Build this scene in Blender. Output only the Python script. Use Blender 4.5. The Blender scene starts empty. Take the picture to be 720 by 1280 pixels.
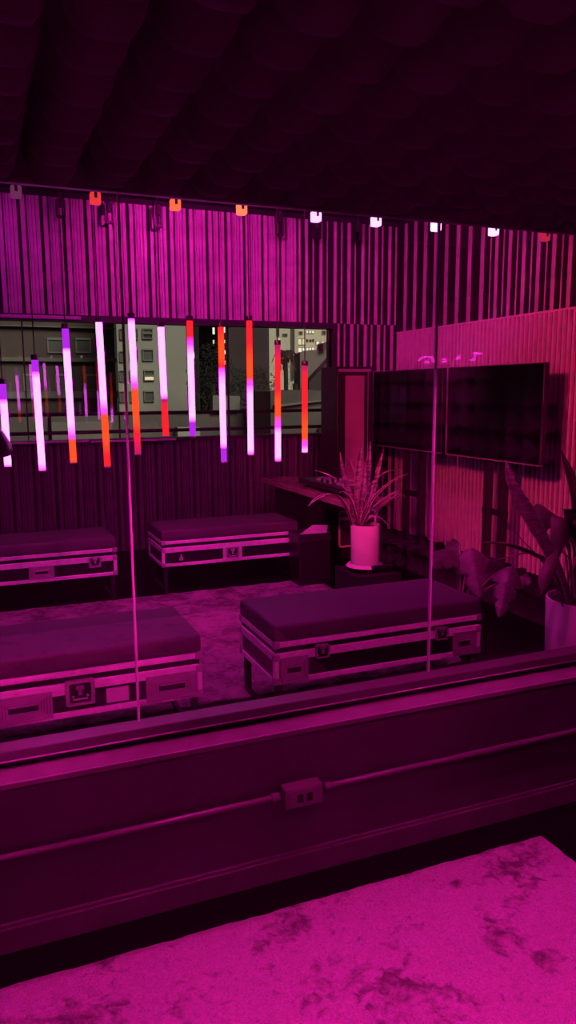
import bpy, bmesh, math, random
from mathutils import Vector, Matrix
random.seed(7)
SC = bpy.context.scene
COL = SC.collection
PI = math.pi

# ------------------------------------------------------------------ camera
YAW, PITCH, ROLL = math.radians(22.34), math.radians(-9.07), math.radians(-0.354)
FPX, CAMZ, CAMY = 944.0, 1.7, -2.265
fw = Vector((math.sin(YAW)*math.cos(PITCH), math.cos(YAW)*math.cos(PITCH), math.sin(PITCH)))
rt0 = Vector((math.cos(YAW), -math.sin(YAW), 0)); up0 = rt0.cross(fw)
rt = math.cos(ROLL)*rt0 + math.sin(ROLL)*up0
up = -math.sin(ROLL)*rt0 + math.cos(ROLL)*up0
CAM = Vector((0, CAMY, CAMZ))
cd = bpy.data.cameras.new('camera'); cam = bpy.data.objects.new('camera', cd); COL.objects.link(cam)
cam.matrix_world = Matrix((( rt.x, up.x, -fw.x, CAM.x), (rt.y, up.y, -fw.y, CAM.y), (rt.z, up.z, -fw.z, CAM.z), (0,0,0,1)))
cd.sensor_fit = 'VERTICAL'; cd.sensor_height = 36; cd.lens = FPX/1280*36; cd.clip_start = 0.05; cd.clip_end = 400
SC.camera = cam

def at(px, py, x=None, y=None, z=None):
    """the place on the plane x=, y= or z= that the survey photograph shows at a pixel"""
    d = fw*FPX + rt*(px-360) - up*(py-640)
    i, v = (0, x) if x is not None else (1, y) if y is not None else (2, z)
    return CAM + d*((v-CAM[i])/d[i])

# ------------------------------------------------------------------ materials
def nodes(name):
    m = bpy.data.materials.new(name); m.use_nodes = True
    nt = m.node_tree; return m, nt, nt.nodes['Principled BSDF']

def mat(name, col, rough=.5, metal=0., bump=0., bscale=60., var=0., vscale=8., spec=.5):
    m, nt, b = nodes(name)
    b.inputs['Base Color'].default_value = (*col, 1); b.inputs['Roughness'].default_value = rough
    b.inputs['Metallic'].default_value = metal; b.inputs['Specular IOR Level'].default_value = spec
    tc = nt.nodes.new('ShaderNodeTexCoord')
    if var:
        n = nt.nodes.new('ShaderNodeTexNoise'); n.inputs['Scale'].default_value = vscale; n.inputs['Detail'].default_value = 5
        nt.links.new(tc.outputs['Object'], n.inputs['Vector'])
        r = nt.nodes.new('ShaderNodeValToRGB'); nt.links.new(n.outputs['Fac'], r.inputs[0])
        r.color_ramp.elements[0].position = .3; r.color_ramp.elements[1].position = .7
        r.color_ramp.elements[0].color = (*[c*(1-var) for c in col], 1); r.color_ramp.elements[1].color = (*[min(1, c*(1+var)) for c in col], 1)
        nt.links.new(r.outputs[0], b.inputs['Base Color'])
    if bump:
        n = nt.nodes.new('ShaderNodeTexNoise'); n.inputs['Scale'].default_value = bscale; n.inputs['Detail'].default_value = 4
        nt.links.new(tc.outputs['Object'], n.inputs['Vector'])
        bp = nt.nodes.new('ShaderNodeBump'); bp.inputs['Strength'].default_value = bump; bp.inputs['Distance'].default_value = .01
        nt.links.new(n.outputs['Fac'], bp.inputs['Height']); nt.links.new(bp.outputs[0], b.inputs['Normal'])
    return m

def emit(name, col, s):
    m = bpy.data.materials.new(name); m.use_nodes = True; nt = m.node_tree; nt.nodes.clear()
    e = nt.nodes.new('ShaderNodeEmission'); e.inputs[0].default_value = (*col, 1); e.inputs[1].default_value = s
    o = nt.nodes.new('ShaderNodeOutputMaterial'); nt.links.new(e.outputs[0], o.inputs[0]); return m

def glass(name, tint, f0=.04, gain=.96, rough=0.):
    """thin clear sheet: straight-through transmission with a Fresnel reflection from each face"""
    m = bpy.data.materials.new(name); m.use_nodes = True; nt = m.node_tree; nt.nodes.clear()
    lw = nt.nodes.new('ShaderNodeLayerWeight'); lw.inputs[0].default_value = .5
    p = nt.nodes.new('ShaderNodeMath'); p.operation = 'POWER'; p.inputs[1].default_value = 5; nt.links.new(lw.outputs['Facing'], p.inputs[0])
    a = nt.nodes.new('ShaderNodeMath'); a.operation = 'MULTIPLY_ADD'; a.inputs[1].default_value = gain; a.inputs[2].default_value = f0
    nt.links.new(p.outputs[0], a.inputs[0])
    t = nt.nodes.new('ShaderNodeBsdfTransparent'); t.inputs[0].default_value = (*tint, 1)
    g = nt.nodes.new('ShaderNodeBsdfGlossy'); g.inputs['Roughness'].default_value = rough
    mx = nt.nodes.new('ShaderNodeMixShader'); nt.links.new(a.outputs[0], mx.inputs[0]); nt.links.new(t.outputs[0], mx.inputs[1]); nt.links.new(g.outputs[0], mx.inputs[2])
    o = nt.nodes.new('ShaderNodeOutputMaterial'); nt.links.new(mx.outputs[0], o.inputs[0]); return m

def carpet(name, light, dark, scale=1.0, thr=(.38, .60)):
    m, nt, b = nodes(name); b.inputs['Roughness'].default_value = .95; b.inputs['Specular IOR Level'].default_value = .1
    tc = nt.nodes.new('ShaderNodeTexCoord')
    def noise(s, det, w=None, dist=0):
        n = nt.nodes.new('ShaderNodeTexNoise'); n.inputs['Scale'].default_value = s; n.inputs['Detail'].default_value = det; n.inputs['Distortion'].default_value = dist
        nt.links.new(tc.outputs['Object'], n.inputs['Vector']); return n
    big = noise(4.4*scale, 4, dist=.5); mid = noise(26*scale, 6, dist=.8); fine = noise(170*scale, 3, dist=1.2); streak = noise(75*scale, 3, dist=2.5)
    s1 = nt.nodes.new('ShaderNodeMath'); s1.operation = 'MULTIPLY_ADD'; s1.inputs[1].default_value = .62
    nt.links.new(mid.outputs['Fac'], s1.inputs[0]); nt.links.new(big.outputs['Fac'], s1.inputs[2])
    r = nt.nodes.new('ShaderNodeValToRGB'); nt.links.new(s1.outputs[0], r.inputs[0])
    r.color_ramp.elements[0].position = thr[0]; r.color_ramp.elements[1].position = thr[1]
    r.color_ramp.elements[0].color = (*dark, 1); r.color_ramp.elements[1].color = (*light, 1)
    mx = nt.nodes.new('ShaderNodeMixRGB'); mx.blend_type = 'MULTIPLY'; mx.inputs[0].default_value = .55
    r2 = nt.nodes.new('ShaderNodeValToRGB'); r2.color_ramp.elements[0].position = .3; r2.color_ramp.elements[1].position = .62
    r2.color_ramp.elements[0].color = (.35, .35, .35, 1); nt.links.new(streak.outputs['Fac'], r2.inputs[0])
    nt.links.new(r.outputs[0], mx.inputs[1]); nt.links.new(r2.outputs[0], mx.inputs[2]); nt.links.new(mx.outputs[0], b.inputs['Base Color'])
    ad = nt.nodes.new('ShaderNodeMath'); ad.operation = 'ADD'; nt.links.new(fine.outputs['Fac'], ad.inputs[0]); nt.links.new(streak.outputs['Fac'], ad.inputs[1])
    bp = nt.nodes.new('ShaderNodeBump'); bp.inputs['Strength'].default_value = 1.; bp.inputs['Distance'].default_value = .02
    nt.links.new(ad.outputs[0], bp.inputs['Height']); nt.links.new(bp.outputs[0], b.inputs['Normal']); return m

def leafmat(name, body, margin, mottle=0., edge=.36, rough=.4):
    """leaf blade colour across its width (UV u) with a pale margin and cross-bands along it (UV v)"""
    m, nt, b = nodes(name); b.inputs['Roughness'].default_value = rough
    uv = nt.nodes.new('ShaderNodeUVMap'); sp = nt.nodes.new('ShaderNodeSeparateXYZ'); nt.links.new(uv.outputs[0], sp.inputs[0])
    s = nt.nodes.new('ShaderNodeMath'); s.operation = 'SUBTRACT'; s.inputs[1].default_value = .5; nt.links.new(sp.outputs[0], s.inputs[0])
    ab = nt.nodes.new('ShaderNodeMath'); ab.operation = 'ABSOLUTE'; nt.links.new(s.outputs[0], ab.inputs[0])
    r = nt.nodes.new('ShaderNodeValToRGB'); nt.links.new(ab.outputs[0], r.inputs[0])
    r.color_ramp.elements[0].position = edge; r.color_ramp.elements[1].position = edge+.04
    r.color_ramp.elements[0].color = (*body, 1); r.color_ramp.elements[1].color = (*margin, 1)
    out = r.outputs[0]
    if mottle:
        tc = nt.nodes.new('ShaderNodeTexCoord'); mp = nt.nodes.new('ShaderNodeMapping'); mp.inputs['Scale'].default_value = (14, 14, 60)
        nt.links.new(tc.outputs['Object'], mp.inputs[0])
        n = nt.nodes.new('ShaderNodeTexNoise'); n.inputs['Scale'].default_value = 1.; n.inputs['Detail'].default_value = 3; nt.links.new(mp.outputs[0], n.inputs['Vector'])
        r2 = nt.nodes.new('ShaderNodeValToRGB'); nt.links.new(n.outputs['Fac'], r2.inputs[0]); r2.color_ramp.elements[0].position = .42; r2.color_ramp.elements[1].position = .58
        r2.color_ramp.elements[0].color = (1-mottle,)*3+(1,)
        mx = nt.nodes.new('ShaderNodeMixRGB'); mx.blend_type = 'MULTIPLY'; mx.inputs[0].default_value = 1; nt.links.new(out, mx.inputs[1]); nt.links.new(r2.outputs[0], mx.inputs[2]); out = mx.outputs[0]
    nt.links.new(out, b.inputs['Base Color']); return m

M = dict(
 wallpaint = mat('dark_wall_paint', (.062, .058, .066), .42, bump=.12, bscale=25, var=.22, vscale=3),
 ledge = mat('painted_ledge', (.22, .21, .22), .45, bump=.1, bscale=40, var=.2),
 conduit = mat('painted_conduit', (.15, .14, .15), .24, bump=.03),
 skirting = mat('painted_skirting', (.09, .085, .09), .4, bump=.15, bscale=30, var=.2),
 sill = mat('painted_sill', (.085, .08, .085), .38, bump=.08, bscale=40, var=.2),
 edgeline = mat('pale_edge', (.5, .5, .5), .4, bump=.3, bscale=50),
 floor = mat('dark_floor', (.018, .016, .02), .45, bump=.1),
 nearfloor = mat('black_floor', (.004, .0035, .0045), .9, spec=.08),
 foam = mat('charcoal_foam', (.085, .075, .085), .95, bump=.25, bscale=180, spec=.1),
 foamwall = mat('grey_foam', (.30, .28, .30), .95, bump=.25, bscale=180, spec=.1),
 darkceil = mat('dark_ceiling', (.02, .018, .022), .8),
 black = mat('black_plastic', (.012, .012, .013), .4),
 blackmat = mat('black_matte', (.01, .01, .011), .8),
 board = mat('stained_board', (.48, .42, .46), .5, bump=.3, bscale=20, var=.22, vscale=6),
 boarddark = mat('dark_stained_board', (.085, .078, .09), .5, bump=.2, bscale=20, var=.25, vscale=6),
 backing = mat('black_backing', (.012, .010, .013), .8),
 slat = mat('slat_wood', (.66, .55, .60), .5, var=.12, vscale=12),
 slatback = mat('slat_backing', (.06, .025, .035), .8),
 alu = mat('aluminium_edge', (.86, .84, .86), .45, metal=.0, bump=.35, bscale=90, var=.12, vscale=30),
 chrome = mat('dull_chrome', (.75, .74, .76), .3, metal=.8),
 steel = mat('worn_steel', (.46, .43, .46), .4, metal=.25),
 caseply = mat('black_laminate', (.014, .013, .015), .38),
 vinyl = mat('dark_upholstery', (.085, .075, .085), .6, bump=.15, bscale=150),
 card = mat('pale_card', (.62, .6, .62), .7),
 pot = mat('white_ceramic', (.66, .62, .62), .45, bump=.05, bscale=8),
 soil = mat('soil', (.03, .02, .015), .95, bump=1, bscale=60),
 rack = mat('rack_dark', (.02, .018, .02), .6),
 screen = mat('screen_glass', (.003, .003, .004), .06, spec=.12),
 desk = mat('desk_top', (.32, .22, .22), .2, var=.2),
 cabinet = mat('cabinet_black', (.03, .025, .03), .3),
 cabfront = mat('cabinet_red_reflection', (.42, .26, .30), .45),
 cable = mat('black_cable', (.01, .01, .01), .6),
 frame = mat('dark_window_frame', (.04, .035, .045), .4, metal=.3),
 sillalu = mat('window_sill_metal', (.5, .48, .52), .35, metal=.3),
 glass = glass('room_glass', (.97, .97, .975), f0=.075),
 winglass = glass('street_window_glass', (.97, .97, .96), f0=.055, gain=.9),
 joint = mat('glass_edge_strip', (.5, .48, .52), .3),
 rug = carpet('pale_carpet', (.80, .78, .80), (.28, .26, .27), thr=(.60, .79)),
 rugfar = carpet('grey_rug', (.82, .78, .79), (.30, .27, .28), thr=(.66, .95)),
 leafdark = leafmat('leaf_dark', (.06, .06, .05), (.07, .07, .06)),
 leafvar = leafmat('leaf_variegated', (.10, .09, .08), (.85, .7, .65), mottle=.35, edge=.33),
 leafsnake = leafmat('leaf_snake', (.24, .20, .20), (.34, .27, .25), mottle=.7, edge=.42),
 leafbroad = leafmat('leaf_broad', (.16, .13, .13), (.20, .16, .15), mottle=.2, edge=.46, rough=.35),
 leafbig = leafmat('leaf_snake_painted_lit', (.42, .33, .38), (.5, .4, .42), mottle=.5, edge=.44),  # paler copy of the snake leaf, light on the blade put into its colour
 leafmon = leafmat('leaf_monstera', (.11, .09, .09), (.13, .10, .10), mottle=.3, edge=.47, rough=.5),
 stem = mat('plant_stem', (.22, .16, .14), .5),
)

# ------------------------------------------------------------------ mesh helpers
def B(): return bmesh.new()
def box(bm, x0, y0, z0, x1, y1, z1, bev=0., seg=2, R=None):
    g = bmesh.ops.create_cube(bm, size=1)['verts']
    for v in g: v.co = Vector((x0+(v.co.x+.5)*(x1-x0), y0+(v.co.y+.5)*(y1-y0), z0+(v.co.z+.5)*(z1-z0)))
    if bev:
        es = list({e for v in g for e in v.link_edges})
        res = bmesh.ops.bevel(bm, geom=es, offset=bev, segments=seg, profile=.5, affect='EDGES')
        g = list(set(res['verts']) | {v for v in g if v.is_valid})
    if R is not None: bmesh.ops.transform(bm, matrix=R, verts=g)
    return g
def tube(bm, pts, r, n=8, caps=True, r1=None):
    pts = [Vector(p) for p in pts]; rings = []
    prev = None
    for i, p in enumerate(pts):
        t = (pts[min(i+1, len(pts)-1)]-pts[max(i-1, 0)]).normalized()
        if prev is None:
            a = t.orthogonal().normalized()
        else:
            a = (prev - t*prev.dot(t)).normalized()
        prev = a; b = t.cross(a)
        rr = r if r1 is None else r+(r1-r)*i/(len(pts)-1)
        rings.append([bm.verts.new(p+a*math.cos(2*PI*k/n)*rr+b*math.sin(2*PI*k/n)*rr) for k in range(n)])
    for u, w in zip(rings, rings[1:]):
        for k in range(n): bm.faces.new((u[k], u[(k+1) % n], w[(k+1) % n], w[k]))
    if caps: bm.faces.new(rings[0][::-1]); bm.faces.new(rings[-1])
def lathe(bm, prof, n=40, c=(0, 0, 0)):
    rings = []
    for r, z in prof:
        rings.append([bm.verts.new((c[0]+max(r, 1e-4)*math.cos(2*PI*k/n), c[1]+max(r, 1e-4)*math.sin(2*PI*k/n), c[2]+z)) for k in range(n)])
    for u, w in zip(rings, rings[1:]):
        for k in range(n): bm.faces.new((u[k], u[(k+1) % n], w[(k+1) % n], w[k]))
def obj(name, bm, m, parent=None, smooth=False, loc=None):
    me = bpy.data.meshes.new(name)
    bmesh.ops.recalc_face_normals(bm, faces=bm.faces)
    bm.to_mesh(me); bm.free()
    o = bpy.data.objects.new(name, me); COL.objects.link(o)
    for mm in (m if isinstance(m, (list, tuple)) else [m]): me.materials.append(mm)
    if smooth: me.shade_smooth() if smooth is True else me.set_sharp_from_angle(angle=smooth) 
    if smooth and smooth is not True:
        for p in me.polygons: p.use_smooth = True
        me.set_sharp_from_angle(angle=smooth)
    if parent: o.parent = parent
    if loc: o.location = loc
    return o
def tag(o, label, cat, group=None, kind=None):
    o['label'] = label; o['category'] = cat
    if group: o['group'] = group
    if kind: o['kind'] = kind
    return o
def thing(name, label, cat, loc=(0, 0, 0), rz=0., group=None):
    o = bpy.data.objects.new(name, None); COL.objects.link(o); o.empty_display_size = .1
    o.location = loc; o.rotation_euler = (0, 0, rz); return tag(o, label, cat, group)
def struct(name, bm, m, label=None, cat=None, parent=None, smooth=False):
    o = obj(name, bm, m, parent, smooth)
    if parent is None:
        o['kind'] = 'structure'
        tag(o, label or name.replace('_', ' '), cat or name.split('_')[0])
    return o
def simple(fn, *a, **k):
    bm = B(); fn(bm, *a, **k); return bm
def dup(root, label=None, group=None):
    r = root.copy(); COL.objects.link(r)
    if label: r['label'] = label
    if group: r['group'] = group
    for ch in list(root.children):
        c = ch.copy(); COL.objects.link(c); c.parent = r
        for g in list(ch.children):
            d = g.copy(); COL.objects.link(d); d.parent = c
    return r

GY = .15            # plane of the glass partition
NX0, NX1, NYB = -2.4, 2.9, -3.2     # control room
FX0, FX1, FYB, FZ = -2.4, 4.80, 5.86, 3.66   # live room
# ================================================================== SETTING
struct('floor', simple(box, NX0-.2, NYB-.2, -.12, FX1+.2, FYB+.35, 0), M['nearfloor'], 'dark bare floor under both rugs', 'floor')
# low wall under the glass
bm = B(); box(bm, NX0, 0, 0, NX1, .20, .54); 
struct('wall_front', bm, M['wallpaint'], 'dark painted low wall under the glass partition', 'wall')
bm = B(); box(bm, NX0, -.004, .528, NX1, .20, .547, .003)
struct('trim_1', bm, M['ledge'], 'narrow painted ledge along the top of the low wall', 'ledge')
bm = B(); box(bm, NX0, .085, .575, NX1, .163, .608, .004); box(bm, NX0, .11, .545, NX1, .16, .578)
struct('trim_2', bm, M['sill'], 'overhanging sill board that carries the glass partition', 'sill')
bm = B(); box(bm, NX0, .0825, .574, NX1, .087, .578); box(bm, NX0, -.0055, .5455, NX1, -.002, .5485)  # pale strips along the front edges of sill and ledge
struct('trim_6', bm, M['edgeline'], 'thin pale edge strips of the sill and ledge', 'edge')
bm = B(); box(bm, NX0, -.016, 0, NX1, .004, .082, .003); box(bm, NX0, -.009, .082, NX1, .004, .094, .004)
struct('baseboard_front', bm, M['skirting'], 'plain dark baseboard at the foot of the low wall', 'baseboard')
# header above glass, closing the live room above the control room ceiling
bm = B(); box(bm, NX0, -.032, 2.252, NX1, -.008, 2.344, .004)
struct('trim_3', bm, M['ledge'], 'painted header strip above the glass partition', 'header')
bm = B(); box(bm, FX0, .04, 2.345, FX1, .19, FZ); box(bm, NX1, .04, 0, FX1, .19, 2.345)
struct('wall_header', bm, M['darkceil'], 'dark wall above the glass partition', 'wall')
struct('ceiling', simple(box, NX0, NYB, 2.345, NX1, .04, 2.46), M['darkceil'], 'dark control room ceiling', 'ceiling')
struct('ceiling_back', simple(box, FX0-.1, .0, FZ, FX1+.1, FYB+.2, FZ+.1), M['darkceil'], 'dark high ceiling of the live room', 'ceiling')
struct('wall_left', simple(box, FX0-.1, NYB, 0, FX0, FYB+.1, FZ), M['wallpaint'], 'dark left wall', 'wall')
struct('wall_near_back', simple(box, NX0, NYB-.1, 0, NX1, NYB, 2.46), M['wallpaint'], 'dark wall behind the viewer', 'wall')
struct('wall_near_right', simple(box, NX1, NYB, 0, NX1+.1, .04, 2.46), M['wallpaint'], 'dark right wall of the control room', 'wall')

# board cladding: upright boards of uneven width over a backing blackened to stand in for shade in the gaps
def boards(bm, s0, s1, z0, z1, place, widths, thick=.028):
    """widths: repeating list of (board width, gap, relief)"""
    s, k = s0, 0
    while s < s1-.01:
        w, g, rl = widths[k % len(widths)]; k += 1
        e = min(s+w, s1)
        ps = [place(a, d, z) for a in (s, e) for d in (0-rl, thick) for z in (z0, z1)]
        xs, ys, zs = zip(*ps); box(bm, min(xs), min(ys), min(zs), max(xs), max(ys), max(zs), .0035, 1)
        s = e+g
WB = [(.042, .014, 0), (.014, .005, .008), (.026, .004, .003), (.030, .005, 0), (.036, .034, .004)]
NB = [(.032, .062, 0), (.010, .072, .004), (.036, .058, 0), (.008, .080, .004)]
WZ0, WZ1, WX1 = 1.215, 2.415, 3.90
pb = lambda s, d, z: (s, FYB-.03+d, z)
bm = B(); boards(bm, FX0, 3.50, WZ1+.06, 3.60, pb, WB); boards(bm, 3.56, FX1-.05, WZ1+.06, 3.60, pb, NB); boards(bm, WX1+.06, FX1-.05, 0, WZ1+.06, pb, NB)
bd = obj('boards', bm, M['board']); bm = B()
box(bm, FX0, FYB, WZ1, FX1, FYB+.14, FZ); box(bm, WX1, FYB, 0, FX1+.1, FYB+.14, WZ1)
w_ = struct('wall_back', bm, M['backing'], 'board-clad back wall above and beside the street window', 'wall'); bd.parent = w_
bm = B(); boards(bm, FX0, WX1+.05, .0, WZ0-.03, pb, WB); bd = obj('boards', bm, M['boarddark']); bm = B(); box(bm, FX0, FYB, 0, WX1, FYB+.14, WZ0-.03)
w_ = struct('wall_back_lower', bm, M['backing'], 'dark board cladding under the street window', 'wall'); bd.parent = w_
pr = lambda s, d, z: (FX1-.013+d, s, z)
bm = B(); boards(bm, .20, 4.15, 2.39, 3.62, pr, [(.044, .066, 0), (.008, .082, .003)], .014); boards(bm, 4.22, FYB-.04, 2.39, 3.62, pr, [(.058, .152, 0)], .014)
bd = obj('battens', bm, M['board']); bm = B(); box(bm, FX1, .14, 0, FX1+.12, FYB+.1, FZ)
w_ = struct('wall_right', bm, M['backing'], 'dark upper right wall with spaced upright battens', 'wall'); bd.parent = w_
# slatted panel on the right wall
bm = B(); box(bm, FX1-.035, .16, 0, FX1+.01, FYB-.05, 2.38)
sp = obj('slat_backing', bm, M['slatback'])
root = thing('slatted_wall_panel', 'red-lit vertical slatted wooden panel on the right wall behind the screens', 'wall panel', (0, 0, 0)); root['kind'] = 'structure'
sp.parent = root
bm = B(); y = .2
while y < FYB-.07:
    box(bm, FX1-.062, y, 0, FX1-.03, y+.024, 2.38); y += .062
obj('slats', bm, M['slat'], root)
bm = B(); box(bm, FX1-.066, .16, 2.375, FX1+.01, FYB-.05, 2.392)
obj('top_cap', bm, M['slat'], root)

# street window in the back wall (one piece with its frame)
wn = bpy.data.objects.new('window_1', None); COL.objects.link(wn); wn['kind'] = 'structure'; tag(wn, 'wide street window in the corrugated back wall', 'window')
bm = B()
box(bm, FX0, FYB-.06, WZ1, WX1+.05, FYB+.08, WZ1+.06); box(bm, WX1, FYB-.05, WZ0-.03, WX1+.05, FYB+.08, WZ1)
box(bm, FX0, FYB-.05, WZ0-.03, WX1+.05, FYB+.10, WZ0)
[box(bm, x_-.006, FYB+.01, WZ0, x_+.006, FYB+.05, WZ1) for x_ in (.495, 2.64)]
obj('frame', bm, M['frame'], wn)
bm = B(); box(bm, FX0, FYB-.085, WZ0-.022, 1.08, FYB-.04, WZ0+.002, .003); 
obj('sill_rail', bm, M['sillalu'], wn)
bm = B(); box(bm, 1.10, FYB-.085, WZ0-.030, 2.0, FYB-.04, WZ0-.008, .003)
obj('sill_rail', bm, M['sillalu'], wn)
bm = B(); box(bm, FX0, FYB-.09, WZ1+.012, 1.06, FYB-.05, WZ1+.045, .003)
obj('top_rail', bm, M['sillalu'], wn)
for a_, b_ in ((FX0, .495), (.495, 2.64), (2.64, WX1)):
    bm = B(); L = b_-a_-.004; box(bm, -L/2, -.003, WZ0-.01, L/2, .003, WZ1+.01)
    pane = obj('pane', bm, M['winglass'], wn); pane.location = ((a_+b_)/2, FYB+.03, 0); pane.rotation_euler.z = math.radians(-.6)

# glass partition: three panes meeting at bright polished joints
J1, J2 = at(160, 560, y=GY).x, at(542, 560, y=GY).x
for i, (a, b) in enumerate(((NX0+.02, J1), (J1, J2), (J2, NX1-.01))):
    bm = B(); box(bm, a+.002, GY-.005, .606, b-.002, GY+.005, 2.30)
    struct('window_%d' % (i+2), bm, M['glass'], ['left', 'middle', 'right'][i]+' pane of the frameless glass partition', 'glass pane')
for x, l in ((J1, 'left'), (J2, 'right')):
    bm = B(); box(bm, x-.0035, GY-.0065, .606, x+.0035, GY+.0065, 2.30, .001, 1)
    struct('trim_%d' % (4 if l == 'left' else 5), bm, M['joint'], 'thin bright %s joint between panes of the glass partition' % l, 'glass joint')

# pyramid foam: soft-edged pyramids on a grid
def foam_grid(bm, nu, nv, pitch, h, place, n=8, hollow=False):
    N = nu*n+1; Q = nv*n+1
    vs = []
    for i in range(N):
        row = []
        for j in range(Q):
            u = ((i % n)/n)*2-1; v = ((j % n)/n)*2-1
            d = max(abs(u), abs(v))
            e = min(1., (1-d)*2.6); e = (e*e*(3-2*e))*.78+.22*(1-.6*u*u-.4*v*v)*(e > 0)+(-.10*(v > .05) if e > .5 else 0)
            if hollow: e = min(1., max(0., (d-.62)/.3))
            rnd = .94+.1*(math.sin(i//n*3.1+j//n*1.7)*.5+.5)
            row.append(bm.verts.new(place(i/n*pitch, j/n*pitch, h*e*rnd)))
        vs.append(row)
    for i in range(N-1):
        for j in range(Q-1): bm.faces.new((vs[i][j], vs[i+1][j], vs[i+1][j+1], vs[i][j+1]))
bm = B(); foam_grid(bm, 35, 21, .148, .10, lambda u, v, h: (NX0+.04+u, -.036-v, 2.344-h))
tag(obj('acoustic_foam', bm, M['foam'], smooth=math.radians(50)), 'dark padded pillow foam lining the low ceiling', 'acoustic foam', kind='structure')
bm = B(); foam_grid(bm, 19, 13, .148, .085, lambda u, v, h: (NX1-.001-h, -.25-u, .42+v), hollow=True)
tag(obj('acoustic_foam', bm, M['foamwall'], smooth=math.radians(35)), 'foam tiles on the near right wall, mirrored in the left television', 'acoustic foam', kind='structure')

# rugs
def rug(x0, y0, x1, y1, h, nx, ny, wav=.006):
    bm = B(); vs = []
    for i in range(nx+1):
        row = []
        for j in range(ny+1):
            x = x0+(x1-x0)*i/nx; y = y0+(y1-y0)*j/ny
            ex = 0
            if j in (0, ny): y += wav*math.sin(x*23)+wav*.6*math.sin(x*61+1)
            if i in (0, nx): x += wav*math.sin(y*23)+wav*.6*math.sin(y*57+2)
            edge = min(i, nx-i, j, ny-j)
            z = h*(.55 if edge == 0 else 1)+random.uniform(-.0015, .0015)
            row.append(bm.verts.new((x, y, z)))
        vs.append(row)
    for i in range(nx):
        for j in range(ny): bm.faces.new((vs[i][j], vs[i+1][j], vs[i+1][j+1], vs[i][j+1]))
    bd = [e for e in bm.edges if len(e.link_faces) == 1]
    ex = bmesh.ops.extrude_edge_only(bm, edges=bd)
    for v in ex['geom']:
        if isinstance(v, bmesh.types.BMVert): v.co.z = 0.001
    return bm
tag(obj('rug', rug(-1.3, -2.92, 1.905, -.165, .02, 120, 100, .002), M['rug'], smooth=True), 'bright magenta-lit carpet with dark blotches in the foreground', 'rug')
tag(obj('rug', rug(-1.6, 1.56, 2.78, 3.87, .018, 120, 70, .01), M['rugfar'], smooth=True), 'grey rug between the four case benches beyond the glass', 'rug')

# conduit and outlet box on the low wall
cz = .322
c = thing('electrical_conduit', 'thin painted metal conduit running along the low wall', 'conduit', (0, 0, 0))
for a, b in ((NX0+.01, .885), (1.052, NX1-.01)):
    bm = B(); tube(bm, [(a, -.018, cz), (b, -.018, cz)], .011, 12); obj('pipe', bm, M['conduit'], c, smooth=math.radians(40))
for a, s in ((.868, 1), (1.068, -1)):
    bm = B(); tube(bm, [(a-.014, -.018, cz), (a+.014, -.018, cz)], .016, 12); obj('coupling', bm, M['conduit'], c, smooth=math.radians(40))
o = thing('outlet_box', 'surface-mounted double outlet box in the middle of the conduit', 'outlet', (.965, 0, cz))
bm = B(); box(bm, -.070, -.052, -.040, .070, 0, .036, .005); obj('box_body', bm, M['conduit'], o)
bm = B(); box(bm, -.060, -.056, -.034, .060, -.050, .030, .003); fp = obj('faceplate', bm, M['conduit'], o)
for dx in (-.018, .018):
    bm = B(); box(bm, dx-.011, -.060, -.016, dx+.011, -.054, .014, .004); obj('socket', bm, M['black'], fp)

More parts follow.
